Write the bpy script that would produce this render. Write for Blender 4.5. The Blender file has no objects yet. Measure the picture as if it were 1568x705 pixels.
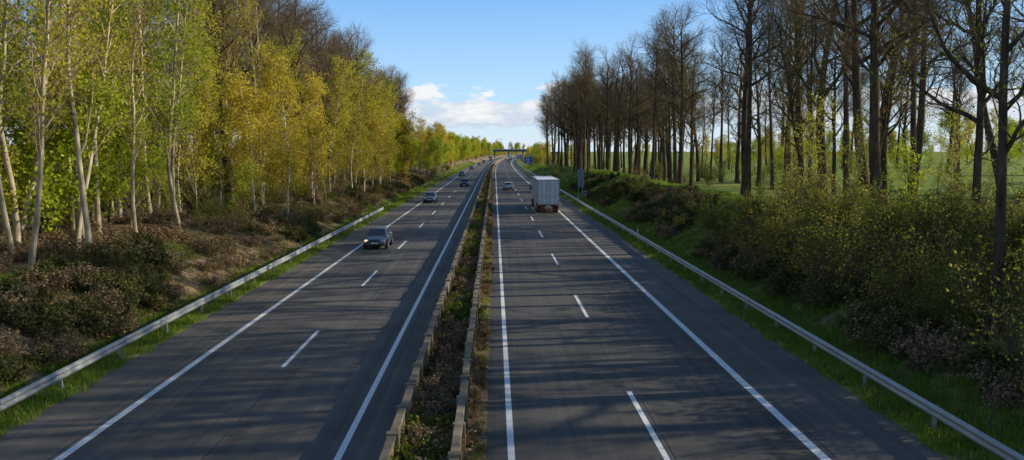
import bpy, math, random, numpy as np
from mathutils import Vector, Matrix
sc=bpy.context.scene
rnd=random.Random(7)
COL=sc.collection
SUN_EL=22; SUN_A=9.0   # elevation, angle from +X toward +Y

# ------------------------------------------------ materials
def mat(name,color=(.5,.5,.5),rough=.7,metal=0.,spec=.5):
    m=bpy.data.materials.new(name); m.use_nodes=True
    b=m.node_tree.nodes['Principled BSDF']
    b.inputs['Base Color'].default_value=(*color,1); b.inputs['Roughness'].default_value=rough
    b.inputs['Metallic'].default_value=metal; b.inputs['Specular IOR Level'].default_value=spec
    return m
class NT:
    def __init__(s,m): s.t=m.node_tree; s.n=s.t.nodes; s.l=s.t.links; s.b=s.n.get('Principled BSDF')
    def new(s,t,**k):
        n=s.n.new(t)
        for a,v in k.items(): setattr(n,a,v)
        return n
    def link(s,a,b): s.l.new(a,b)
    def pos(s,scale=(1,1,1),kind='pos'):
        if kind=='pos': o=s.new('ShaderNodeNewGeometry').outputs['Position']
        else: o=s.new('ShaderNodeTexCoord').outputs['Object']
        mp=s.new('ShaderNodeMapping'); mp.inputs['Scale'].default_value=scale
        s.link(o,mp.inputs['Vector']); return mp.outputs['Vector']
    def noise(s,vec,scale=5,detail=4,rough=.6):
        n=s.new('ShaderNodeTexNoise'); n.inputs['Scale'].default_value=scale
        n.inputs['Detail'].default_value=detail; n.inputs['Roughness'].default_value=rough
        if vec is not None: s.link(vec,n.inputs['Vector'])
        return n.outputs['Fac']
    def ramp(s,fac,stops):
        r=s.new('ShaderNodeValToRGB'); e=r.color_ramp.elements
        while len(e)<len(stops): e.new(.5)
        for i,(p,c) in enumerate(stops):
            e[i].position=p; e[i].color=(*c,1) if len(c)==3 else c
        s.link(fac,r.inputs['Fac']); return r.outputs['Color']
    def mix(s,fac,a,b,mode='MIX'):
        m=s.new('ShaderNodeMix',data_type='RGBA',blend_type=mode)
        for inp,v in ((m.inputs[0],fac),(m.inputs[6],a),(m.inputs[7],b)):
            if isinstance(v,bpy.types.NodeSocket): s.link(v,inp)
            elif isinstance(v,(int,float)): inp.default_value=v
            else: inp.default_value=(*v,1)
        return m.outputs[2]
    def math(s,op,a,b=None,c=None,clamp=False):
        m=s.new('ShaderNodeMath',operation=op,use_clamp=clamp)
        for i,v in enumerate((a,b,c)):
            if v is None: continue
            if isinstance(v,bpy.types.NodeSocket): s.link(v,m.inputs[i])
            else: m.inputs[i].default_value=v
        return m.outputs[0]
    def bump(s,h,strength=.3,dist=.02):
        b=s.new('ShaderNodeBump'); b.inputs['Strength'].default_value=strength; b.inputs['Distance'].default_value=dist
        s.link(h,b.inputs['Height']); s.link(b.outputs[0],s.b.inputs['Normal'])

def noisy(name,c1,c2,scale=3,rough=.85,vscale=(1,1,1),bump=0,metal=0,kind='pos',spec=.3,lo=.3,hi=.7,detail=4):
    m=mat(name,c1,rough,metal,spec); k=NT(m)
    f=k.noise(k.pos(vscale,kind),scale,detail)
    k.link(k.ramp(f,[(lo,c1),(hi,c2)]),k.b.inputs['Base Color'])
    if bump: k.bump(f,bump,.03)
    return m
def barkmat(name,c1,c2,scale,vscale=(1,1,1),lo=.3,hi=.7):
    m=bpy.data.materials.new(name); m.use_nodes=True; k=NT(m); k.n.remove(k.b)
    f=k.noise(k.pos(vscale,'obj'),scale,2); d=k.new('ShaderNodeBsdfDiffuse')
    k.link(k.ramp(f,[(lo,c1),(hi,c2)]),d.inputs['Color']); k.link(d.outputs[0],k.n['Material Output'].inputs['Surface']); return m
def twigmat(name,c1,c2):
    m=bpy.data.materials.new(name); m.use_nodes=True; k=NT(m); k.n.remove(k.b)
    d=k.new('ShaderNodeBsdfDiffuse'); isl=k.new('ShaderNodeNewGeometry').outputs['Random Per Island']
    k.link(k.mix(isl,c1,c2),d.inputs['Color']); k.link(d.outputs[0],k.n['Material Output'].inputs['Surface']); return m

def leafmat(name,c1,c2,c3=None,trans=.45):
    m=bpy.data.materials.new(name); m.use_nodes=True; k=NT(m)
    k.n.remove(k.b); out=k.n['Material Output']
    isl=k.new('ShaderNodeNewGeometry').outputs['Random Per Island']
    oi=k.new('ShaderNodeObjectInfo')
    s=k.math('MULTIPLY_ADD',isl,.5,k.math('MULTIPLY',oi.outputs['Random'],.55))
    st=[(.1,c1),(.9,c2)] if c3 is None else [(.1,c1),(.45,c2),(.9,c3)]
    c=k.ramp(s,st)
    d=k.new('ShaderNodeBsdfDiffuse'); t=k.new('ShaderNodeBsdfTranslucent'); mx=k.new('ShaderNodeMixShader')
    k.link(c,d.inputs['Color']); k.link(c,t.inputs['Color']); mx.inputs[0].default_value=trans
    k.link(d.outputs[0],mx.inputs[1]); k.link(t.outputs[0],mx.inputs[2]); k.link(mx.outputs[0],out.inputs['Surface'])
    return m

def asphalt(name,g=1.0,warm=1.0):
    m=mat(name,(.09,.09,.095),.8,0,.35); k=NT(m)
    sc_=lambda c:(c[0]*g*warm,c[1]*g,c[2]*g/warm)
    grain=k.noise(k.pos(),45,2,.7)
    streak=k.noise(k.pos((1.3,.012,1)),2.2,5,.65)
    cross=k.noise(k.pos((.3,.5,1)),.7,5,.65)
    c=k.ramp(streak,[(.32,sc_((.060,.059,.058))),(.68,sc_((.145,.139,.129)))])
    c=k.mix(.45,c,k.ramp(cross,[(.35,sc_((.054,.053,.052))),(.65,sc_((.142,.136,.126)))]))
    c=k.mix(.5,c,k.ramp(grain,[(.3,(.33,.33,.33)),(.7,(.67,.67,.67))]),'OVERLAY')
    k.link(c,k.b.inputs['Base Color']); k.bump(grain,.25,.01)
    k.link(k.ramp(streak,[(.3,(.88,)*3),(.7,(.72,)*3)]),k.b.inputs['Roughness'])
    return m
M_asph=asphalt('asphalt',.90,1.05); M_asphL=asphalt('asphalt_sunlit',1.08,1.06)  # left carriageway is a lighter copy, its sunlit look put into the colour
M_shoulder=asphalt('shoulder_asphalt',1.35,1.12); M_shoulderR=asphalt('shoulder_asphalt_right',1.2,1.10)
M_seam=mat('tar_seam',(.03,.03,.032),.6)
def paint():
    m=mat('road_paint',(.78,.78,.76),.6); k=NT(m)
    f=k.noise(k.pos(),9,6,.75)
    k.link(k.ramp(f,[(.32,(.30,.30,.29)),(.46,(.82,.82,.80))]),k.b.inputs['Base Color']); return m
M_paint=paint()
M_conc=noisy('weathered_concrete',(.12,.095,.065),(.38,.31,.21),1.6,.9,(1,1,1.5),.4)
M_steel=noisy('galvanised_steel',(.34,.36,.35),(.52,.53,.51),1.5,.5,(1,.4,1),0,.5)
M_bark=barkmat('oak_bark',(.045,.036,.028),(.14,.105,.072),4,(1,1,.25))
M_twig=twigmat('twig_bark',(.12,.09,.055),(.26,.195,.115))
M_pale=barkmat('pale_bark',(.28,.22,.13),(.68,.58,.41),3,(1,1,.4))
M_birch=barkmat('birch_bark',(.08,.07,.06),(.62,.57,.47),2.5,(1,1,2.2),.36,.46)
M_ptwig=twigmat('pale_twig_bark',(.24,.17,.085),(.42,.32,.18))
L_young=leafmat('young_leaves',(.26,.25,.03),(.44,.41,.05),(.58,.53,.08))
L_birch=leafmat('birch_leaves',(.34,.28,.03),(.58,.47,.055),(.72,.60,.09),.5)
L_green=leafmat('fresh_green_leaves',(.20,.27,.02),(.38,.46,.035),(.52,.57,.06),.5)
L_shrub=leafmat('shrub_leaves',(.06,.09,.022),(.14,.18,.03),(.27,.30,.05),.4)
L_bramble=leafmat('bramble_leaves',(.05,.07,.022),(.11,.125,.04),(.22,.18,.07),.3)
L_brown=leafmat('dead_leaves',(.15,.105,.06),(.28,.195,.105),(.40,.29,.17),.2)
L_pine=leafmat('pine_needles',(.02,.04,.018),(.045,.075,.03),None,.2)
L_grass=leafmat('grass_blades',(.10,.19,.022),(.22,.36,.035),(.34,.46,.07),.45)
L_dry=leafmat('dry_grass',(.17,.15,.06),(.30,.24,.11),None,.4)

# ------------------------------------------------ mesh helpers
def mesh_quads(name,V,F,mi,mats,smooth=False):
    me=bpy.data.meshes.new(name); V=np.asarray(V,np.float32); F=np.asarray(F,np.int32)
    me.vertices.add(len(V)); me.vertices.foreach_set('co',V.ravel())
    n=F.shape[1]
    me.loops.add(F.size); me.loops.foreach_set('vertex_index',F.ravel())
    me.polygons.add(len(F)); me.polygons.foreach_set('loop_start',np.arange(0,F.size,n,dtype=np.int32))
    for m in mats: me.materials.append(m)
    me.polygons.foreach_set('material_index',np.asarray(mi,np.int32))
    if smooth: me.polygons.foreach_set('use_smooth',np.ones(len(F),bool))
    me.update(calc_edges=True); return me
def obj(name,me,loc=(0,0,0),rot=0,scale=1,parent=None):
    o=bpy.data.objects.new(name,me); COL.objects.link(o); o.location=loc; o.rotation_euler=(0,0,rot)
    o.scale=(scale,)*3 if isinstance(scale,(int,float)) else scale
    if parent: o.parent=parent
    return o
def empty(name,loc=(0,0,0),rot=0):
    o=bpy.data.objects.new(name,None); COL.objects.link(o); o.location=loc; o.rotation_euler=(0,0,rot); o.empty_display_size=.3; return o
def pydata(name,V,F,mats,mi=None,smooth=False):
    me=bpy.data.meshes.new(name); me.from_pydata(V,[],F)
    for m in mats: me.materials.append(m)
    if mi is not None: me.polygons.foreach_set('material_index',mi)
    if smooth: me.polygons.foreach_set('use_smooth',[True]*len(F))
    me.update(); return me

# ------------------------------------------------ tree generator
class Tree:
    def __init__(s,seed): s.r=random.Random(seed); s.T={}; s.leaf=[]; s.np=np.random.RandomState(seed)
    def grow(s,p,d,L,r,lv,P):
        R=s.r; ns=P['seg'][lv]; pts=[p.copy()]; ds=[d.copy()]
        wob=P['wob'][lv]; up=P['up'][lv]
        for i in range(ns):
            d=(d+Vector((R.gauss(0,wob),R.gauss(0,wob),R.gauss(0,wob)+up))).normalized()
            p=p+d*(L/ns); pts.append(p.copy()); ds.append(d.copy())
        tip=P['tip'][lv]
        rad=[r*(1-(1-tip)*(i/ns)) for i in range(ns+1)]
        if lv==0 and P.get('flare',1): rad[0]*=1.35
        s.T.setdefault((ns+1,P['n'][lv],P['m'][lv]),[]).append((pts,rad))
        last=lv==len(P['seg'])-1
        if not last:
            n=P['ch'][lv]; n=max(1,int(n*R.uniform(.8,1.2))); t0=P['t0'][lv]; az=R.uniform(0,6.28)
            for i in range(n):
                t=t0+(1-t0)*((i+R.random())/n); t=min(t,.995)
                f=t*ns; k=int(f); q=pts[k].lerp(pts[k+1],f-k); dd=ds[k+1]
                az+=2.4+R.uniform(-.6,.6)
                ang=math.radians(P['ang'][lv]*R.uniform(.7,1.25))*(1-.35*t)
                a=dd.orthogonal().normalized(); b=dd.cross(a)
                nd=dd*math.cos(ang)+(a*math.cos(az)+b*math.sin(az))*math.sin(ang)
                tt=(t-t0)/(1-t0)
                shape=(1-P['sh'][lv]*tt)*(P.get('low',1) if (lv==0 and tt<.12) else 1)
                if lv==0: shape*=R.uniform(*P.get('rag',(.8,1.1)))
                cl=P['len'][lv]*shape*R.uniform(.65,1.15)
                cr=min(rad[k]*.72, P['rr'][lv]*(.5+.5*shape)*R.uniform(.8,1.1))
                s.grow(q,nd,cl,cr,lv+1,P)
        if lv>=len(P['seg'])-P.get('leaflv',1) and P.get('leaf',0):
            for _ in range(P['leaf']):
                f=R.uniform(.2,1)*ns; k=min(int(f),ns-1); q=pts[k].lerp(pts[k+1],f-k); g=P['spread']
                s.leaf.append((q.x+R.gauss(0,g),q.y+R.gauss(0,g),q.z+R.gauss(0,g)))
    def mesh(s,name,mats,ls=.15,droop=0):
        Vs=[];Fs=[];Ms=[];base=0
        for (k,n,m),L in s.T.items():
            P=np.array([[tuple(v) for v in a] for a,_ in L]); Rr=np.array([b for _,b in L])
            T=np.gradient(P,axis=1); T/=np.linalg.norm(T,axis=2,keepdims=True)+1e-9
            ref=np.zeros_like(T); ref[...,0]=1; mk=np.abs(T[:,:1,0])>.75; ref[np.repeat(mk,k,1)]=(0,1,0)
            A=np.cross(T,ref); A/=np.linalg.norm(A,axis=2,keepdims=True)+1e-9; B=np.cross(T,A)
            th=np.arange(n)*2*math.pi/n
            ring=P[:,:,None,:]+Rr[:,:,None,None]*(A[:,:,None,:]*np.cos(th)[:,None]+B[:,:,None,:]*np.sin(th)[:,None])
            V=ring.reshape(-1,3); nb=len(L)
            i=np.arange(nb)[:,None,None]*k*n; j=np.arange(k-1)[None,:,None]*n; q=np.arange(n)[None,None,:]; q2=(q+1)%n
            F=np.stack([i+j+q,i+j+q2,i+j+n+q2,i+j+n+q],-1).reshape(-1,4)+base
            Vs.append(V);Fs.append(F);Ms.append(np.full(len(F),m)); base+=len(V)
        if s.leaf:
            C=np.array(s.leaf); N=len(C); rs=s.np
            u=rs.normal(size=(N,3)); u/=np.linalg.norm(u,axis=1,keepdims=True)
            w=rs.normal(size=(N,3)); w=np.cross(u,w); w/=np.linalg.norm(w,axis=1,keepdims=True)
            sz=(ls*rs.uniform(.55,1.3,N))[:,None]
            V=np.stack([C-u*sz*.6,C+w*sz*.36,C+u*sz*.6,C-w*sz*.36],1).reshape(-1,3)
            F=np.arange(N*4).reshape(-1,4)+base
            Vs.append(V);Fs.append(F);Ms.append(np.full(N,2))
        return mesh_quads(name,np.concatenate(Vs),np.concatenate(Fs),np.concatenate(Ms),mats,True)

def make(name,seed,P,mats,ls=.15,stems=None):
    t=Tree(seed)
    if stems is None:
        t.grow(Vector((0,0,-.3)),Vector((t.r.gauss(0,P.get('lean',.03)),t.r.gauss(0,P.get('lean',.03)),1)).normalized(),P['H'],P['r'],0,P)
    else:
        for i in range(stems):
            a=t.r.uniform(0,6.28); tl=t.r.uniform(.1,P['splay'])
            t.grow(Vector((math.cos(a)*.25*t.r.random(),math.sin(a)*.25*t.r.random(),-.15)),Vector((math.cos(a)*tl,math.sin(a)*tl,1)).normalized(),P['H']*t.r.uniform(.6,1.1),P['r'],0,P)
    return t.mesh(name,mats,ls)
OAK=dict(H=23,r=.36,seg=[12,8,5,3,2],n=[8,5,4,3,3],m=[0,0,1,1,1],wob=[.03,.15,.19,.2,.2],up=[.03,.075,.05,.04,.02],tip=[.2,.2,.3,.4,.4],
    ch=[18,9,7,4],t0=[.36,.18,.12,.12],ang=[60,50,45,42],len=[8,3.0,1.4,.75],sh=[.55,.45,.4,.4],rr=[.16,.045,.016,.008],low=.6,rag=(.5,1.25))
oaks=[]
for i in range(6):
    P=dict(OAK); P['H']=[22,23,21,23,20,18][i]; P['t0']=[[.40,.48,.30,.5,.26,.34][i],.18,.12,.12]; P['len']=[[8.5,7,9.5,6,8.8,5.5][i],3.0,1.4,.75]
    P['r']=[.37,.31,.43,.26,.38,.20][i]; P['wob']=[.02+.008*i,.16,.19,.2,.2]; P['lean']=.04
    oaks.append(make('bare_oak_mesh',10+i,P,[M_bark,M_twig]))
BUD=dict(OAK); BUD.update(ch=[16,7,5,4],leaf=1,spread=.12,H=20,r=.2,len=[5,2.4,1.2,.6])
buds=[make('budding_tree_mesh',30+i,dict(BUD,t0=[[.3,.15][i],.2,.15,.15]),[M_bark,M_twig,L_young],.13) for i in range(2)]
YNG=dict(H=21,r=.15,seg=[12,6,4,2],n=[7,5,3,3],m=[0,0,1,1],wob=[.05,.12,.16,.2],up=[.03,.08,.05,.0],tip=[.18,.25,.3,.4],
    ch=[20,8,6],t0=[.25,.2,.1],ang=[45,45,45],len=[3.8,1.6,.75],sh=[.6,.5,.4],rr=[.055,.022,.009],leaf=2,spread=.14,leaflv=1,lean=.07,rag=(.5,1.2))
yng=[make('young_tree_mesh',50+i,dict(YNG,H=[21,19,23,20][i],wob=[.035+.015*i,.12,.16,.2],leaf=[2,2,1,3][i]),[M_pale,M_ptwig,[L_young,L_young,L_young,L_green][i]],.18) for i in range(4)]
BIR=dict(H=14,r=.12,seg=[10,6,4,3],n=[7,4,3,3],m=[0,0,1,1],wob=[.05,.12,.14,.15],up=[.03,.04,-.03,-.18],tip=[.15,.25,.3,.4],
    ch=[24,8,5],t0=[.16,.15,.1],ang=[55,45,45],len=[4.2,1.6,.9],sh=[.65,.4,.3],rr=[.04,.016,.007],leaf=7,spread=.15,leaflv=1,rag=(.4,1.2))
birs=[make('birch_mesh',70+i,dict(BIR,H=[15,12,16,11][i],len=[[3.8,4.2,3.6,4.4][i],1.6,.9]),[M_birch,M_ptwig,[L_birch,L_birch,L_young,L_green][i]],.18) for i in range(4)]
BRD=dict(BIR); BRD.update(H=9.5,r=.15,up=[.02,.08,.03,0],len=[4.2,1.6,.8],sh=[.5,.4,.3],ch=[20,8,5],t0=[.08,.15,.1],leaf=6,spread=.2)
brds=[make('leafy_tree_mesh',90+i,BRD,[M_bark,M_twig,[L_green,L_birch][i]],.25) for i in range(2)]
SPA=dict(BIR); SPA.update(H=11,r=.09,leaf=3,ch=[16,7,5],up=[.03,.07,.03,0],t0=[.08,.15,.1])
spa=make('sapling_mesh',95,SPA,[M_pale,M_ptwig,L_young],.17)
spg=make('sapling_mesh',96,dict(SPA,H=7,len=[3,1.3,.7],leaf=4),[M_bark,M_twig,L_green],.15)
SHR=dict(H=3.2,r=.03,flare=0,seg=[6,4,3],n=[4,3,3],m=[1,1,1],wob=[.14,.17,.2],up=[.02,.04,.02],tip=[.3,.4,.4],
    ch=[9,6],t0=[.15,.15],ang=[45,45],len=[1.25,.5],sh=[.4,.4],rr=[.014,.006],leaf=5,spread=.08,splay=.9)
shr=[make('shrub_mesh',110+i,dict(SHR,leaf=[2,1,5][i]),[M_twig,M_twig,[L_young,L_young,L_shrub][i]],.10,stems=13) for i in range(3)]
BRA=dict(SHR); BRA.update(H=1.3,len=[.6,.28],up=[-.10,-.02,0],splay=1.6,leaf=4,spread=.07,r=.012,rr=[.008,.005])
bra=[make('bramble_mesh',120+i,dict(BRA,leaf=[4,2][i]),[M_twig,M_twig,[L_bramble,L_brown][i]],.12,stems=12) for i in range(2)]
PIN=dict(H=20,r=.25,seg=[10,5,3],n=[8,4,3],m=[0,1,1],wob=[.02,.06,.1],up=[.03,.04,.02],tip=[.15,.3,.4],ch=[60,10],t0=[.35,.12],ang=[80,55],
    len=[4.2,1.2],sh=[.7,.5],rr=[.05,.015],leaf=16,spread=.14,rag=(.4,1.15))
pin=make('pine_mesh',130,PIN,[M_bark,M_twig,L_pine],.24)

def grass_mesh(name,n,h,spread,w,mats,seed,broad=False):
    rs=np.random.RandomState(seed); V=[];F=[];MI=[]
    for i in range(n):
        a=rs.uniform(0,6.28); r=spread*math.sqrt(rs.rand()); x=r*math.cos(a);y=r*math.sin(a); b=rs.uniform(0,6.28)
        hh=h*rs.uniform(.4,1.1); bx,by=math.cos(b),math.sin(b); ln=hh*rs.uniform(.1,.6); ww=w*rs.uniform(.6,1.2)
        k=len(V); px,py=-by*ww,bx*ww
        V+= [(x-px,y-py,-.03),(x+px,y+py,-.03),(x+px*.8+bx*ln*.3,y+py*.8+by*ln*.3,hh*.6),(x-px*.8+bx*ln*.3,y-py*.8+by*ln*.3,hh*.6),
             (x+px*.1+bx*ln,y+py*.1+by*ln,hh),(x-px*.1+bx*ln,y-py*.1+by*ln,hh)]
        F+=[(k,k+1,k+2,k+3),(k+3,k+2,k+4,k+5)]; m=0 if rs.rand()<.82 else 1; MI+=[m,m]
    return mesh_quads(name,V,F,MI,mats)
G_tuft=grass_mesh('grass_tuft_mesh',55,.24,.34,.012,[L_grass,L_dry],1)
G_dry=grass_mesh('dry_tuft_mesh',45,.24,.34,.010,[L_dry,L_grass],2)
WEED=dict(SHR); WEED.update(H=.75,len=[.35,.18],r=.007,rr=[.005,.003],leaf=5,spread=.05,splay=.8)
weed=[make('weed_mesh',140+i,dict(WEED,leaf=[4,2][i]),[M_twig,M_twig,[L_shrub,L_brown][i]],.08,stems=9) for i in range(2)]

# ------------------------------------------------ terrain
def off(y):
    if y<250: return 0.
    if y<900: return ((y-250)/650)**2*18
    return 18+(y-900)*2*18/650
PX=[-3000,-200,-60,-40,-24,-20,-17,-14.6,-13.3,-12.85,-12.8,10.85,10.9,12.3,13.4,16,19.5,21.5,25,45,75,300,3000]
PZ=[4,3.5,2.6,2.4,2.3,2.0,1.0,-.25,-.02,-.0,-.05,-.05,0,0,.05,1.2,3.3,3.3,2.0,1.9,3.2,4,5]
def hnoise(x,y): return (math.sin(x*.31+1.3*math.sin(y*.17))*math.cos(y*.23+x*.11)+.5*math.sin(x*.83+y*.61)*math.cos(y*.71-x*.2))
def gz(x,y):
    xr=x-off(y); z=float(np.interp(xr,PX,PZ))
    if xr>12.3:
        if y>260: z*=max(.25,1-(y-260)/150)
        z+=.2*hnoise(x,y)*min(1,(xr-12.3)/3)
    elif xr<-14: z+=.2*hnoise(x,y)*min(1,(-14-xr)/3)
    return z
def axis(a,b,s0,g):
    o=[];v=a;s=s0
    while v<b: o.append(v); v+=s; s*=g
    o.append(b); return o
xs=sorted(set([round(v,3) for v in PX if -60<=v<=60]+[float(v) for v in range(-58,-20,3)]+[float(v) for v in (-19,-18,-16,-15.5,14,14.8,15.5,17,18,19,22.5,24,28)]+[float(v) for v in range(30,60,3)]+axis(60,3500,6,1.35)+[-v for v in axis(60,3500,6,1.35)]))
ys=[float(v) for v in range(-60,160,2)]+axis(160,7000,4,1.05)
V=[];F=[]
for y in ys:
    for x in xs: V.append((x+off(y),y,gz(x+off(y),y)))
nx=len(xs)
for j in range(len(ys)-1):
    for i in range(nx-1): a=j*nx+i; F.append((a,a+1,a+1+nx,a+nx))
M_gr=mat('ground_soil_grass',(.1,.1,.05),.95,0,.1); k=NT(M_gr)
at=k.new('ShaderNodeAttribute'); at.attribute_name='grass'
n1=k.noise(k.pos(),.35,4,.65); n2=k.noise(k.pos(),7,4,.8)
fac=k.math('ADD',k.math('MULTIPLY',n1,1.6),k.math('SUBTRACT',at.outputs['Fac'],1.3),clamp=True)
gcol=k.ramp(n2,[(.3,(.12,.20,.02)),(.7,(.29,.41,.05))]); bcol=k.ramp(n2,[(.3,(.11,.075,.042)),(.5,(.25,.175,.10)),(.7,(.40,.30,.19))])
k.link(k.mix(fac,bcol,gcol),k.b.inputs['Base Color']); k.bump(n2,.8,.08)
me=mesh_quads('ground',V,F,np.zeros(len(F),int),[M_gr],True)
att=me.attributes.new('grass','FLOAT','POINT')
vals=[]
for (x,y,z) in V:
    xr=x-off(y)
    vals.append(float(np.interp(xr,[-300,-80,-40,-18,-15.5,-14,12,14,17,20,24,40,60],[.9,.7,.4,.25,.4,1.,1.,.9,.9,1.1,1.1,1.2,1.3])))
att.data.foreach_set('value',vals)
obj('ground',me)

# ------------------------------------------------ strips along the road
YR=[-40]+[float(v) for v in range(-30,250,10)]+[250+10*i for i in range(0,120)]
def strip_mesh(name,x0,x1,z,m,y0=-40,y1=1400,thick=0):
    yy=[y0]+[v for v in YR if y0<v<y1]+[y1]; V=[];F=[]
    for y in yy: V+=[(x0+off(y),y,z),(x1+off(y),y,z)]
    for i in range(len(yy)-1): a=2*i; F.append((a,a+1,a+3,a+2))
    return V,F
def strip(name,x0,x1,z,m,parent=None,**k):
    V,F=strip_mesh(name,x0,x1,z,m,**k); return obj(name,pydata(name,V,F,[m]),parent=parent)
road=empty('motorway_road')
strip('carriageway_southbound',-10.47,-2.45,0,M_asphL,road)
strip('hard_shoulder_left',-12.8,-10.475,0,M_shoulder,road)
strip('carriageway_northbound',-.2,7.95,0,M_asph,road)
strip('hard_shoulder_right',7.955,10.85,0,M_shoulderR,road)
mk=[]
def addmark(x0,x1,y0,y1,z=.005):
    V,F=strip_mesh('',x0,x1,z,None,y0=y0,y1=y1); b=sum(len(v) for v,_ in mk); mk.append((V,[tuple(i+b for i in f) for f in F]))
for c,w in ((-10.44,.22),(-3.77,.17),(.40,.17),(7.91,.25)): addmark(c-w/2,c+w/2,-40,1400)
for i in range(-3,60):
    y=18.6+i*16.75; addmark(4.12-.075,4.12+.075,y,y+5.6)
    y=27.3+i*16.75; addmark(-7.24-.075,-7.24+.075,y,y+5.6)
obj('lane_markings',pydata('lane_markings',sum([v for v,_ in mk],[]),sum([f for _,f in mk],[]),[M_paint]),parent=road)
mk=[]
addmark(-7.02,-6.985,-40,400,.003); addmark(4.33,4.36,-40,400,.003); addmark(-10.7,-10.67,-40,300,.003); addmark(8.2,8.23,-40,300,.003)
rs=random.Random(3)
for i in range(12):   # transverse joints sealed with tar
    y=24+i*rs.uniform(11,13.5)
    if i%2: addmark(-10.3,-7.1,y,y+.04,.003)
    else: addmark(.5,4.3,y,y+.04,.0035)
obj('asphalt_seams',pydata('asphalt_seams',sum([v for v,_ in mk],[]),sum([f for _,f in mk],[]),[M_seam]),parent=road)
strip('median_soil',-2.44,-.205,.03,M_gr)

# ------------------------------------------------ boxes
class Bx:
    def __init__(s): s.V=[];s.F=[];s.M=[]
    def box(s,x0,x1,y0,y1,z0,z1,m=0,tx=0,ty=0):
        b=len(s.V); s.V+=[(x0,y0,z0),(x1,y0,z0),(x1,y1,z0),(x0,y1,z0),(x0+tx,y0+ty,z1),(x1-tx,y0+ty,z1),(x1-tx,y1-ty,z1),(x0+tx,y1-ty,z1)]
        s.F+=[tuple(b+i for i in f) for f in ((0,3,2,1),(4,5,6,7),(0,1,5,4),(1,2,6,5),(2,3,7,6),(3,0,4,7))]; s.M+=[m]*6
    def cyl(s,c,ax,r,h,m=0,n=14,m2=None):
        b=len(s.V); ax='xyz'.index(ax); o=[i for i in range(3) if i!=ax]
        for e in (-h/2,h/2):
            for i in range(n):
                p=[0,0,0]; p[ax]=c[ax]+e; p[o[0]]=c[o[0]]+r*math.cos(i*6.28318/n); p[o[1]]=c[o[1]]+r*math.sin(i*6.28318/n); s.V.append(tuple(p))
        for i in range(n): s.F.append((b+i,b+(i+1)%n,b+n+(i+1)%n,b+n+i)); s.M.append(m)
        s.F.append(tuple(b+i for i in range(n))); s.F.append(tuple(b+n+i for i in range(n))); s.M+=[m if m2 is None else m2]*2
    def quad(s,p,m=0):
        b=len(s.V); s.V+=[tuple(q) for q in p]; s.F.append(tuple(range(b,b+len(p)))); s.M.append(m)
    def obj(s,name,mats,parent=None,bevel=0,smooth=False,loc=(0,0,0),rot=0):
        me=pydata(name,s.V,s.F,mats,s.M,smooth)
        bm=__import__('bmesh').new(); bm.from_mesh(me); __import__('bmesh').ops.recalc_face_normals(bm,faces=bm.faces); bm.to_mesh(me); bm.free()
        o=obj(name,me,loc=loc,rot=rot,parent=parent)
        if bevel:
            mo=o.modifiers.new('bevel','BEVEL'); mo.width=bevel; mo.segments=2; mo.limit_method='ANGLE'
        return o

# median walls: concrete panels between posts
for nm,xc,ph in (('concrete_median_wall',-2.33,0),('concrete_median_wall',-.85,.7)):
    p=empty(nm); b=Bx(); y=-20+ph
    while y<420:
        o1=off(y+1); j=rnd.uniform(-.02,.02); h=.84+rnd.uniform(-.03,.03)
        b.box(xc+o1-.07+j,xc+o1+.07+j,y+.1,y+1.9,0,h)
        b.box(xc+o1-.10+j,xc+o1+.10+j,y+.1,y+1.9,h+.002,h+.08)
        b.box(xc+o1-.15,xc+o1+.15,y-.095,y+.095,0,h+.10+rnd.uniform(0,.02))
        y+=2
    b.obj('panels_and_posts',[M_conc],p,bevel=.012)
    b=Bx()
    yy=[420+20*i for i in range(34)]
    for a,c in zip(yy[:-1],yy[1:]):
        m0=off(a);m1=off(c); b.quad([(xc+m0-.08,a,.9),(xc+m0+.08,a,.9),(xc+m1+.08,c,.9),(xc+m1-.08,c,.9)]); b.quad([(xc+m0+.08,a,0),(xc+m0+.08,a,.9),(xc+m1+.08,c,.9),(xc+m1+.08,c,0)]); b.quad([(xc+m0-.08,a,0),(xc+m0-.08,a,.9),(xc+m1-.08,c,.9),(xc+m1-.08,c,0)])
    b.obj('far_run',[M_conc],p)

# guardrails
def guardrail(x,side,y0,y1,name='steel_guardrail'):
    p=empty(name)
    prof=[(0,.44),(.02,.45),(.075,.50),(.075,.55),(.01,.585),(.01,.61),(.075,.65),(.075,.70),(.02,.745),(0,.755),(-.03,.76)]
    yy=[y0]+[v for v in YR if y0<v<y1]+[y1]; V=[];F=[]; n=len(prof)
    for y in yy:
        for a,z in prof: V.append((x-side*a+off(y),y,z))
    for i in range(len(yy)-1):
        for j in range(n-1): a=i*n+j; F.append((a,a+1,a+1+n,a+n))
    o=obj('w_beam',pydata('w_beam',V,F,[M_steel],smooth=True),parent=p)
    b=Bx(); y=y0+.5
    while y<min(y1,350):
        c=x+off(y)+side*.11
        b.box(c-.05,c+.05,y-.03,y+.03,-.3,.70); b.box(c-.1,c+.1,y-.05,y+.05,.60,.68)
        if y<160:
            b.box(x+off(y)-.082*side-.004,x+off(y)-.082*side+.004,y-.02,y+.02,.58,.62)
            b.box(*sorted((x+off(y)-.079*side,x+off(y)-.085*side)),y-.16,y+.16,.655,.695)
        y+=4
    b.obj('posts',[M_steel],p)
guardrail(11.45,1,-20,1000); guardrail(-13.15,-1,-20,96)

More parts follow.
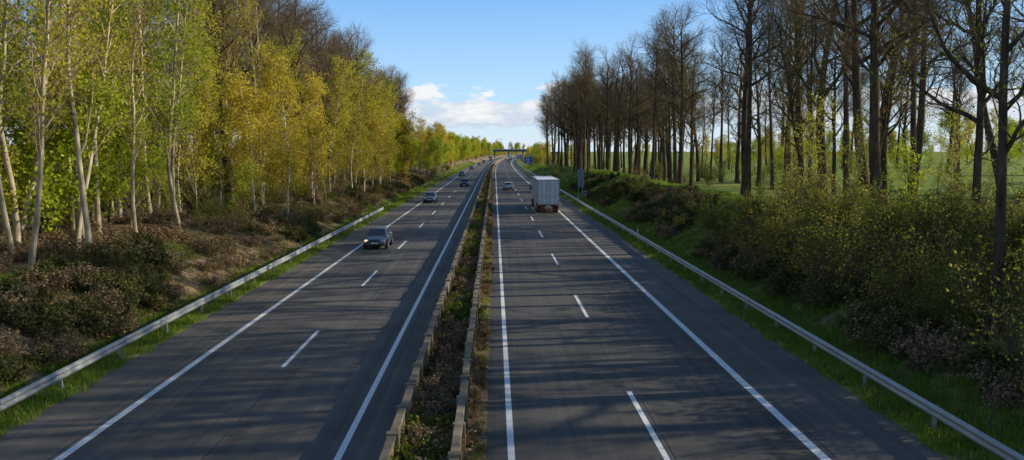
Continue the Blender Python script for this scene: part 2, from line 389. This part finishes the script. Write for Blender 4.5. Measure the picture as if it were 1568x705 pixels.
# delineator posts
Mw=mat('white_plastic',(.8,.8,.78),.5); Mk=mat('black_plastic',(.02,.02,.02),.5); Mrefl=mat('reflector',(.8,.5,.1),.2)
def delin(x,y):
    z=gz(x,y); b=Bx(); b.box(-.06,.06,-.05,.05,z-.1,z+1.0,0,.01,.01); b.box(-.064,.064,-.052,-.046,z+.68,z+.76,1)
    b.box(-.064,.064,-.054,.054,z+.78,z+.97,1); b.box(-.04,.04,-.06,-.055,z+.80,z+.93,2)
    b.obj('delineator_post',[Mw,Mk,Mrefl],loc=(x,y,0),bevel=.01)
for y in (59,109,159,209,259): delin(-14.1+off(y),y)
for y in (69,119,169,219,269,319): delin(12.3+off(y),y)

# ------------------------------------------------ scatter via face instancing
def scatter(name,child,cname,pts):
    V=[];F=[]
    for i,(x,y,z,s) in enumerate(pts):
        a=rnd.uniform(0,6.28); h=s/2
        for q in range(4):
            t=a+q*math.pi/2; V.append((x+h*1.41421*math.cos(t),y+h*1.41421*math.sin(t),z))
        F.append((4*i,4*i+1,4*i+2,4*i+3))
    if not F: return
    o=obj(name,pydata(name,V,F,[])); o.instance_type='FACES'; o.use_instance_faces_scale=True; o.instance_faces_scale=1
    o.show_instancer_for_render=False; o.show_instancer_for_viewport=False
    obj(cname,child,parent=o)
def region(n,x0,x1,y0,y1,s0,s1,mind=0,ypow=1,cond=None,zo=0):
    P=[];tries=0;cell={}
    while len(P)<n and tries<n*12:
        tries+=1; y=y0+(y1-y0)*rnd.random()**ypow; x=rnd.uniform(x0,x1)+off(y)
        if cond and not cond(x,y): continue
        if mind:
            ck=(int(x/mind),int(y/mind)); bad=False; md=mind*rnd.uniform(.35,1.0)
            for a in (-1,0,1):
                for b_ in (-1,0,1):
                    for q in cell.get((ck[0]+a,ck[1]+b_),()):
                        if (q[0]-x)**2+(q[1]-y)**2<md*md: bad=True
            if bad: continue
            cell.setdefault(ck,[]).append((x,y))
        P.append((x,y,gz(x,y)+zo,rnd.uniform(s0,s1)))
    return P
patch=lambda x,y: hnoise(x*1.3+5,y*.8+9)>-.05
# grass verges
scatter('verge_grass',G_tuft,'grass_tuft',region(3000,10.95,13.4,4,150,.6,1.2,ypow=1.5)+region(2600,-15.2,-12.9,6,160,.6,1.3,ypow=1.5)+region(5500,13.4,23,16,170,.7,1.4,ypow=1.3))
scatter('verge_grass',G_tuft,'grass_tuft',region(800,10.95,20,150,400,1,2)+region(800,-17,-12.9,100,500,1,2)+region(700,-21,-15,20,120,.5,1.1,cond=lambda x,y:hnoise(x*2,y)>.3))
scatter('dry_grass',G_dry,'dry_tuft',region(1300,11,20,6,150,.7,1.4,ypow=1.4)+region(1700,-20,-13.4,8,150,.7,1.4,ypow=1.4))
# median weeds
scatter('median_weeds',weed[0],'weed',[(x,y,.03,s) for x,y,z,s in region(620,-2.05,-1.1,4,260,.35,1.15,ypow=1.6,cond=lambda x,y:hnoise(x*2,y*1.1)>-.2)])
scatter('median_weeds',weed[1],'weed',[(x,y,.03,s) for x,y,z,s in region(700,-2.05,-1.1,4,260,.4,1.1,ypow=1.6)+region(240,-.62,-.3,4,200,.25,.55,ypow=1.5)])
scatter('median_grass',G_dry,'grass_tuft',[(x,y,.03,s) for x,y,z,s in region(500,-2.1,-1.0,4,260,.5,1.1,ypow=1.5)+region(400,-.65,-.3,4,200,.3,.6,ypow=1.4)])
scatter('median_grass',G_tuft,'grass_tuft',[(x,y,.03,s) for x,y,z,s in region(350,-2.1,-1.0,4,260,.4,.9,ypow=1.5)+region(400,-.65,-.3,4,200,.3,.55,ypow=1.4)])
# brambles
scatter('bramble_thicket',bra[0],'bramble',region(260,-19.5,-15.4,16,200,.35,.95,ypow=1.3,cond=patch)+region(330,14.2,19.0,14,150,.5,1.1,ypow=1.4,cond=patch))
scatter('bramble_thicket',bra[1],'bramble',region(430,-25,-15.2,12,200,.35,1.0,ypow=1.3)+region(110,14,19,14,90,.5,1.1,ypow=1.3,cond=patch)+region(150,-45,-24,15,150,.6,1.3))
# shrubs
for i,(sh,n) in enumerate(((shr[0],30),(shr[1],44),(shr[2],20))):
    scatter('shrub_thicket',sh,'shrub',region(n,14.8,20,16,56,.4,1.1,mind=1.2)+region(n//4,15.0,18,52,260,.3,.6,cond=patch)+region(n//2,-27,-18.5,20,160,.35,.9)+region(n//2,26,60,30,260,.5,1.3)+region(n//2,15,30,260,800,1.0,2.0)+region(n//4,-18,-16,70,300,.4,.8))

# ------------------------------------------------ trees
def plant(name,meshes,pts,sz=1):
    for x,y,z,s in pts:
        o=obj(name,rnd.choice(meshes),(x,y,z),rnd.uniform(0,6.28),s)
        o.rotation_euler[0]=rnd.gauss(0,.03); o.rotation_euler[1]=rnd.gauss(0,.03)
        o.scale=(s*rnd.uniform(.88,1.15),)*2+(s,)
# right
plant('bare_oak_tree',oaks,region(36,23,42,-14,110,1.0,1.25,mind=6)+region(15,22.5,42,110,150,.9,1.1,mind=6))
plant('budding_tree',buds,region(8,23,42,20,150,.7,1.05,mind=6))
plant('bare_oak_tree',oaks[:3],[(28,60,gz(28,60),1.15),(25.2,80,gz(25,80),1.1),(29,66,gz(29,66),1.08)])
plant('budding_tree',buds,[(16.2,25.5,gz(16.2,25.5)-.2,1.0),(20,33,gz(20,33),1.0),(22,16,3,1.0)])
plant('sapling_tree',[spa,spg],region(18,24,50,30,120,.5,.95,mind=4))
plant('pine_tree',[pin],[(20.5,205,2.6,1.05),(23.5,214,2.6,1.15)])
for i,m in enumerate(oaks[:4]):
    scatter('oak_woodland',m,'bare_oak',region(20,17.5,45,150,310,.75,1.1,mind=4)+region(7,60,100,60,260,.85,1.05,mind=5)+region(11,-44,-27,100,270,1.0,1.28,mind=6)+region(10,-80,-46,20,250,.9,1.1,mind=5)
        +region(20,-500,500,1150,1400,.7,.9))
# left
plant('young_ash_tree',yng,[(-20.6,36,1.8,1),(-21.8,42.5,2,.95),(-22.4,57,2,1.05),(-20.2,46,1.8,.9),(-23,39,2.1,1.0),(-19.8,40,1.7,1.0)]+region(60,-40,-19.3,16,78,.8,1.18,mind=2.6))
plant('birch_tree',birs[:3]+birs,region(42,-27,-17.6,66,160,.65,1.22,mind=3.4)+region(4,-30,-24,30,66,.8,1.15,mind=4))
plant('bare_oak_tree',oaks,region(4,-24,-19.5,48,130,.85,1.0,mind=6)+region(15,-40,-26,70,135,1.08,1.32,mind=6))
plant('leafy_tree',[brds[0]],region(4,-34,-23,34,75,.8,1.3,mind=5))
plant('sapling_tree',[spg,spa],region(16,-27,-18.8,26,110,.4,.9,mind=3))
for i,m in enumerate(brds):
    scatter('distant_trees',m,'leafy_tree',region(52,-26,-17.5,155,620,.6,1.3,mind=3)+region(36,-34,-16,600,1150,.9,1.6)+region(50,-900,900,1100,1500,1.3,2.0)+region(24,110,240,40,700,1.1,1.7)+region(22,17.5,40,330,1000,.6,1.1)+region(16,-80,-44,20,300,1.0,1.6))
scatter('distant_trees',birs[0],'birch',region(34,-30,-19,155,420,.65,1.05,mind=3)+region(10,110,240,40,700,.8,1.1))
scatter('distant_trees',spa,'sapling',region(46,-60,-28,20,110,.8,1.4,mind=2.5)+region(10,55,90,30,220,.6,1.1,mind=3))
scatter('distant_trees',spg,'sapling',region(34,50,95,30,220,.5,1.1,mind=3))

# ------------------------------------------------ vehicles
Mglass=mat('car_glass',(.015,.02,.025),.08,0,.8); Mtyre=mat('tyre_rubber',(.02,.02,.02),.85); Mrim=mat('alloy_rim',(.4,.4,.42),.35,.8)
Mchrome=mat('chrome',(.6,.6,.62),.2,1); Mred=mat('tail_lamp',(.45,.015,.01),.3); Mplate=mat('number_plate',(.75,.75,.7),.5); Mlamp=mat('headlamp_glass',(.6,.62,.65),.15)
Mhl=mat('headlamp_lit',(1,.85,.6),.3); bb=Mhl.node_tree.nodes['Principled BSDF']; bb.inputs['Emission Color'].default_value=(1,.72,.42,1); bb.inputs['Emission Strength'].default_value=1.0
Mdark=mat('dark_trim',(.025,.025,.028),.6)
paints={}
def carpaint(c):
    if c not in paints:
        m=noisy('car_paint',tuple(v*.92 for v in c),c,2,.3,metal=.35,kind='obj',spec=.6); m.node_tree.nodes['Principled BSDF'].inputs['Coat Weight'].default_value=.6; paints[c]=m
    return paints[c]
def car(name,x,y,color,rot=0,kind='sedan',lit=False):
    """front toward +Y local"""
    p=empty(name,(x,y,.005),rot); pm=carpaint(color)
    W=.90
    if kind=='sedan': st=[(-2.28,.42,.80,.70),(-2.2,.3,.97,.82),(-1.75,.22,1.02,.88),(-.8,.2,.98,W),(.6,.2,.95,W),(1.1,.22,.93,.89),(1.75,.24,.84,.86),(2.15,.28,.74,.78),(2.28,.36,.6,.62)]; gh=(-1.85,1.25,-1.05,.35,1.0,1.43)
    elif kind=='hatch': st=[(-2.05,.42,.85,.74),(-1.98,.3,1.0,.82),(-1.6,.22,1.02,.87),(-.8,.2,1.0,W-.01),(.6,.2,.97,W-.01),(1.1,.22,.94,.87),(1.6,.24,.86,.85),(1.95,.28,.76,.78),(2.07,.36,.62,.62)]; gh=(-2.0,1.35,-1.5,.35,1.0,1.50)
    else: st=[(-2.25,.5,.95,.78),(-2.18,.4,1.12,.86),(-1.75,.3,1.15,.92),(-.8,.28,1.12,.94),(.6,.28,1.1,.94),(1.1,.3,1.07,.92),(1.75,.32,1.0,.9),(2.15,.36,.88,.84),(2.28,.42,.7,.7)]; gh=(-2.2,1.3,-1.75,.35,1.12,1.72)
    V=[];F=[]
    for (yy,zb,zt,w) in st:
        zm=zb+(zt-zb)*.5
        h=[(0,zb),(w*.86,zb),(w*.98,zb+.08),(w,zm),(w*.97,zt-.1),(w*.86,zt-.015),(w*.5,zt+.02),(0,zt+.03)]
        V+=[(a,yy,z) for a,z in h]+[(-a,yy,z) for a,z in reversed(h[1:-1])]
    n=14
    for i in range(len(st)-1):
        for j in range(n): a=i*n+j;b_=i*n+(j+1)%n; F.append((a,b_,b_+n,a+n))
    F.append(tuple(range(n-1,-1,-1))); F.append(tuple(range((len(st)-1)*n,len(st)*n)))
    b=Bx(); b.V=V;b.F=F;b.M=[0]*len(F)
    o=b.obj('body',[pm],p,smooth=True); mo=o.modifiers.new('sub','SUBSURF'); mo.levels=1; mo.render_levels=1
    y0,y1,t0,t1,zb,zt=gh; wb=.80 if kind!='suv' else .85; wt=.60 if kind!='suv' else .68
    b=Bx(); zb2=zb-.06
    A=[(-wb,y0,zb2),(wb,y0,zb2),(wb,y1,zb2-.02),(-wb,y1,zb2-.02)]; T=[(-wt,t0,zt),(wt,t0,zt),(wt,t1,zt),(-wt,t1,zt)]
    b.V=A+T; b.F=[(4,5,6,7),(0,1,5,4),(1,2,6,5),(2,3,7,6),(3,0,4,7)]; b.M=[0]*5
    o=b.obj('cabin',[pm],p,bevel=.09,smooth=True); o.modifiers['bevel'].segments=3
    g=Bx()
    def pane(q,u0,u1,v0,v1,offv):
        q=[Vector(c) for c in q]
        f=lambda u,v:(q[0].lerp(q[1],u)).lerp(q[3].lerp(q[2],u),v)
        nrm=(q[1]-q[0]).cross(q[3]-q[0]).normalized(); c=sum(q,Vector())/4
        if nrm.dot(c-Vector((0,0,1)))<0: nrm=-nrm
        g.quad([f(u0,v0)+nrm*offv,f(u1,v0)+nrm*offv,f(u1,v1)+nrm*offv,f(u0,v1)+nrm*offv])
    pane((A[2],A[3],T[3],T[2]),.05,.95,.12,.93,.012); pane((A[0],A[1],T[1],T[0]),.07,.93,.25,.92,.012)
    for q in ((A[1],A[2],T[2],T[1]),(A[0],A[3],T[3],T[0])): pane(q,.09,.50,.22,.9,.012); pane(q,.53,.90,.22,.9,.012)
    g.obj('windows',[Mglass],p)
    w=Bx(); R=.33 if kind!='suv' else .37
    for yy in (-1.38,1.38):
        for sx in (-1,1):
            w.cyl((sx*.80,yy,R),'x',R+.05,.19,2,18); w.cyl((sx*.815,yy,R),'x',R,.2,0,18); w.cyl((sx*.82,yy,R),'x',R*.62,.205,1,12)
    w.obj('wheels',[Mtyre,Mrim,Mdark],p)
    d=Bx(); fy=2.24 if kind!='hatch' else 2.03; ry=-2.25 if kind!='hatch' else -2.03
    zf=.60 if kind!='suv' else .78
    for sx in (-1,1):
        d.box(*sorted((sx*.50,sx*.76)),fy-.22,fy-.03,zf,zf+.14,0 if sx>0 else 5,.02,.03)
        d.box(*sorted((sx*.50,sx*.80)),ry-.0,ry+.18,zf+.12,zf+.30,1,.01,.01)
        d.box(*sorted((sx*.88,sx*1.05)),.72,.86,zb-.02,zb+.13,2,.01,.01)
    d.box(-.36,.36,fy-.1,fy+.03,zf-.02,zf+.12,3); d.box(-.55,.55,fy-.15,fy+.035,.28,.42,3); d.box(-.26,.26,fy,fy+.05,.44,.55,4)
    d.box(-.26,.26,ry-.05,ry+.02,zf+.10,zf+.21,4); d.box(-.7,.7,ry-.035,ry+.1,.28,.42,3)
    d.obj('lights_and_trim',[Mhl if lit else Mlamp,Mred,pm,Mdark,Mplate,Mlamp],p,bevel=.015)
    return p
PI=math.pi
car('sedan_car',-8.95,62.5,(.10,.12,.15),PI,'sedan',True)
car('sedan_car',-9.2,117,(.09,.13,.17),PI,'sedan')
car('suv_car',-6.1,167,(.03,.03,.035),PI,'suv')
car('hatchback_car',-9.4,236,(.04,.045,.05),PI,'hatch')
car('sedan_car',-9.1+off(320),320,(.04,.04,.045),PI,'sedan')
car('hatchback_car',-8.9+off(420),420,(.2,.2,.2),PI,'hatch')
car('suv_car',-9+off(500),500,(.05,.05,.06),PI,'suv')
car('sedan_car',-5.6+off(560),560,(.3,.3,.32),PI,'sedan')
car('hatchback_car',2.6,153,(.36,.43,.50),0,'hatch')
car('sedan_car',5.8+off(520),520,(.1,.1,.12),0,'sedan')
car('suv_car',2.4+off(640),640,(.3,.3,.3),0,'suv')

def truck(x,y,rot=0,s=1,col=(.80,.80,.79)):
    p=empty('semi_trailer_truck',(x,y,.005),rot)
    Mbox=noisy('trailer_panel',tuple(c*.88 for c in col),col,1.5,.5,kind='obj'); Mcurt=noisy('trailer_curtain',(.50,.53,.58),(.60,.63,.67),.8,.6,kind='obj')
    Mfr=mat('door_frame',(.42,.44,.45),.5); Mor=mat('reflective_red',(.55,.06,.03),.4)
    b=Bx(); b.box(-1.27,1.27,.06,13.6,1.12,3.96,0); b.obj('trailer_body',[Mcurt],p,bevel=.03)
    b=Bx()
    b.box(-1.275,-1.17,0,.058,1.05,4.0,1); b.box(1.17,1.275,0,.058,1.05,4.0,1); b.box(-1.165,1.165,0,.058,3.88,4.0,1); b.box(-1.165,1.165,0,.058,1.05,1.17,1)
    b.box(-1.16,-.018,.015,.05,1.18,3.87,0); b.box(.018,1.16,.015,.05,1.18,3.87,0)
    for X in (-.78,-.2,.2,.78): b.cyl((X,-.01,2.5),'z',.026,2.7,2,8)
    for X in (-.5,.5): b.box(X-.28,X+.28,-.02,.0,2.02,2.06,2)
    for sx in (-1,1):
        for z in (1.5,2.2,2.9,3.6): b.box(*sorted((sx*1.02,sx*1.2)),-.012,.013,z-.04,z+.04,2)
    b.box(-1.278,1.278,-.02,13.6,3.965,4.01,0)
    b.obj('rear_doors',[Mbox,Mfr,mat('lock_rod',(.22,.23,.24),.4,.6)],p,bevel=.006)
    b=Bx(); b.box(-.5,.5,.3,13.4,.85,1.10,0); b.box(-1.2,1.2,.05,.17,.84,1.04,0)
    b.box(-1.15,1.15,.02,.14,.45,.57,0); b.box(-.6,-.5,.1,.3,.5,.9,0); b.box(.5,.6,.1,.3,.5,.9,0)
    for sx in (-1,1):
        b.box(*sorted((sx*.72,sx*1.2)),.0,.045,.86,1.01,1); b.box(*sorted((sx*.3,sx*1.13)),.0,.015,.47,.55,2)
        b.box(*sorted((sx*.68,sx*1.22)),.5,.53,.25,.85,0)
        b.box(*sorted((sx*1.2,sx*1.235)),5.2,9.6,.45,1.05,3)
        b.box(*sorted((sx*.62,sx*.75)),10.1,10.25,.1,1.0,0)
    b.box(-.27,.27,.0,.03,.84,.96,3)
    b.obj('chassis_and_lights',[Mdark,Mred,Mor,Mplate],p)
    w=Bx()
    for yy in (2.1,3.4,4.7,12.6,16.4):
        for sx in (-1,1): w.cyl((sx*1.03,yy,.5),'x',.5,.36,0,20); w.cyl((sx*1.05,yy,.5),'x',.28,.34,1,12)
    w.obj('wheels',[Mtyre,Mrim],p)
    c=Bx(); c.box(-1.22,1.22,14.4,16.7,.9,3.2,0,.05,.08); c.box(-1.12,1.12,14.5,16.2,3.2,3.9,0,.08,.25); c.box(-1.15,1.15,11.6,17.0,.6,.9,1); c.box(-1.2,1.2,16.2,16.8,.35,.95,0)
    for sx in (-1,1): c.box(*sorted((sx*1.3,sx*1.5)),16.3,16.4,2.0,2.8,1); c.box(*sorted((sx*1.18,sx*1.235)),15.5,16.4,2.0,2.8,2)
    c.box(-1.1,1.1,16.6,16.72,2.0,2.95,2)
    c.obj('cab',[mat('cab_paint',(.55,.56,.58),.35),Mdark,Mglass],p,bevel=.05)
    p.scale=(s,s,s)
truck(6.35,95); truck(-9.2+off(640),640,PI); truck(5.9+off(660),660,0)

# ------------------------------------------------ signs, bridge, turbine
Mblue=mat('sign_blue',(.02,.09,.40),.4); Mback=mat('sign_back_grey',(.20,.25,.29),.5,.4)
def sign(name,x,y,w,h,z,m,legs=2,border=True,arrows=True):
    g=gz(x,y); p=empty(name,(x,y,0)); b=Bx()
    b.box(-w/2,w/2,0,.04,z,z+h,0); b.obj('panel',[m],p,bevel=.02)
    b=Bx()
    for i in range(legs):
        X=0 if legs==1 else (-w*.3+i*w*.6); b.cyl((X,.09,(z+h+g)/2-.1),'z',.045,z+h-g,0,10)
    b.obj('posts',[M_steel],p)
    if border:
        b=Bx(); e=.06; b.box(-w/2+e,w/2-e,-.008,-.002,z+h-e-.04,z+h-e); b.box(-w/2+e,w/2-e,-.008,-.002,z+e,z+e+.04)
        if arrows:
            for q in range(int(h/.7)): b.box(-w*.32,w*.2,-.008,-.002,z+.45+q*.6,z+.65+q*.6)
        b.obj('lettering',[Mw],p)
sign('traffic_sign_back',13.0,122,.95,2.7,1.9,Mback,2,False); sign('small_blue_sign',13.3,118,.55,.55,1.0,Mblue,1,True,False)
sign('blue_direction_sign',14.2+off(350),350,3.2,3.0,1.9,Mblue); sign('blue_direction_sign',13+off(520),520,2.6,3.0,2.2,Mblue)
BY=880; bo=off(BY)
p=empty('road_bridge',(bo,BY,0)); b=Bx()
b.box(-30,40,-5,5,6.6,8.4); b.box(-30,40,-5.2,-5.0,8.4,9.4,1); b.box(-30,40,5.0,5.2,8.4,9.4,1)
for X in (-16.5,-1.6,14): b.box(X-.6,X+.6,-4,4,0,6.6)
b.box(-44,-26,-6,6,0,6.55); b.box(26,52,-6,6,0,6.55)
b.obj('deck_and_piers',[noisy('bridge_concrete',(.07,.07,.075),(.12,.12,.12),.3,.9),M_steel],p)
# wind turbine
p=empty('wind_turbine',(30,3500,0)); b=Bx()
b.cyl((0,0,27),'z',.8,56,0,12); b.box(-1,1,-3,3,54,56,0)
for i in range(3):
    a=.5+i*2.0944; c,s_=math.cos(a),math.sin(a); q=[]
    for (u,v) in ((0,-.8),(16,-.2),(16,.2),(0,.8)): q.append((u*c-v*s_,-3.5,55+u*s_+v*c))
    b.quad(q)
b.obj('tower_and_rotor',[Mw],p)

# ------------------------------------------------ world / sun / camera
w=bpy.data.worlds.new('World'); sc.world=w; w.use_nodes=True; k=NT(w); bg=k.n['Background']
sky=k.new('ShaderNodeTexSky'); sky.sky_type='NISHITA'; sky.sun_disc=False; sky.sun_elevation=math.radians(SUN_EL); sky.sun_rotation=math.radians(90-SUN_A)
sky.air_density=1.0; sky.dust_density=.6; sky.ozone_density=2.0
tc=k.new('ShaderNodeTexCoord'); sep=k.new('ShaderNodeSeparateXYZ'); k.link(tc.outputs['Generated'],sep.inputs[0]); z=sep.outputs['Z']
# clear-sky tint: strongest blue a little above the horizon, zenith dimmed to reduce blue ambient light
grad=k.ramp(z,[(0.0,(.66,.84,.98)),(.06,(.44,.71,.98)),(.18,(.20,.46,.90)),(.40,(.085,.17,.34))])
g2=k.mix(1.0,grad,(8.4,8.4,8.4),'MULTIPLY')
base=k.mix(.78,sky.outputs[0],g2)
mp=k.new('ShaderNodeMapping'); mp.inputs['Scale'].default_value=(10,10,30); mp.inputs['Location'].default_value=(3.1,0,.4); k.link(tc.outputs['Generated'],mp.inputs[0])
n=k.noise(mp.outputs[0],1.6,7,.6)
band=k.ramp(z,[(.018,(0,0,0)),(.036,(1,1,1)),(.058,(1,1,1)),(.085,(0,0,0))])
c1=k.math('MULTIPLY',k.math('SUBTRACT',k.math('ADD',n,k.math('MULTIPLY',band,.31)),.66),12,clamp=True)
c1=k.math('MULTIPLY',c1,k.math('GREATER_THAN',band,.001))
shade=k.ramp(k.math('ADD',z,k.math('MULTIPLY',k.math('SUBTRACT',n,.5),.18)),[(.034,(4.3,4.9,5.8)),(.068,(7.0,6.9,6.8))])
haze=k.ramp(z,[(0,(.45,.45,.45)),(.035,(.25,.25,.25)),(.06,(0,0,0))])
base=k.mix(haze,base,(5.2,5.8,6.4))
fin=k.mix(k.math('MULTIPLY',c1,.88),base,shade)
k.link(fin,bg.inputs['Color']); bg.inputs['Strength'].default_value=.138

sd=bpy.data.lights.new('sun','SUN'); sd.energy=5.0; sd.angle=math.radians(.5); sd.color=(1,.90,.70)
so=bpy.data.objects.new('sun',sd); COL.objects.link(so)
a=math.radians(SUN_A); e=math.radians(SUN_EL)
so.rotation_euler=Vector((math.cos(a)*math.cos(e),math.sin(a)*math.cos(e),math.sin(e))).to_track_quat('Z','Y').to_euler()
cd=bpy.data.cameras.new('camera'); cd.lens=28.5; cd.sensor_width=36; cd.clip_end=12000; cd.clip_start=.1
co=bpy.data.objects.new('camera',cd); COL.objects.link(co); co.location=(0,0,7.35); co.rotation_euler=(math.radians(90-5.57),0,math.radians(-1.25))
sc.camera=co
sc.view_settings.view_transform='Standard'; sc.view_settings.look='None'; sc.view_settings.exposure=0; sc.view_settings.gamma=1
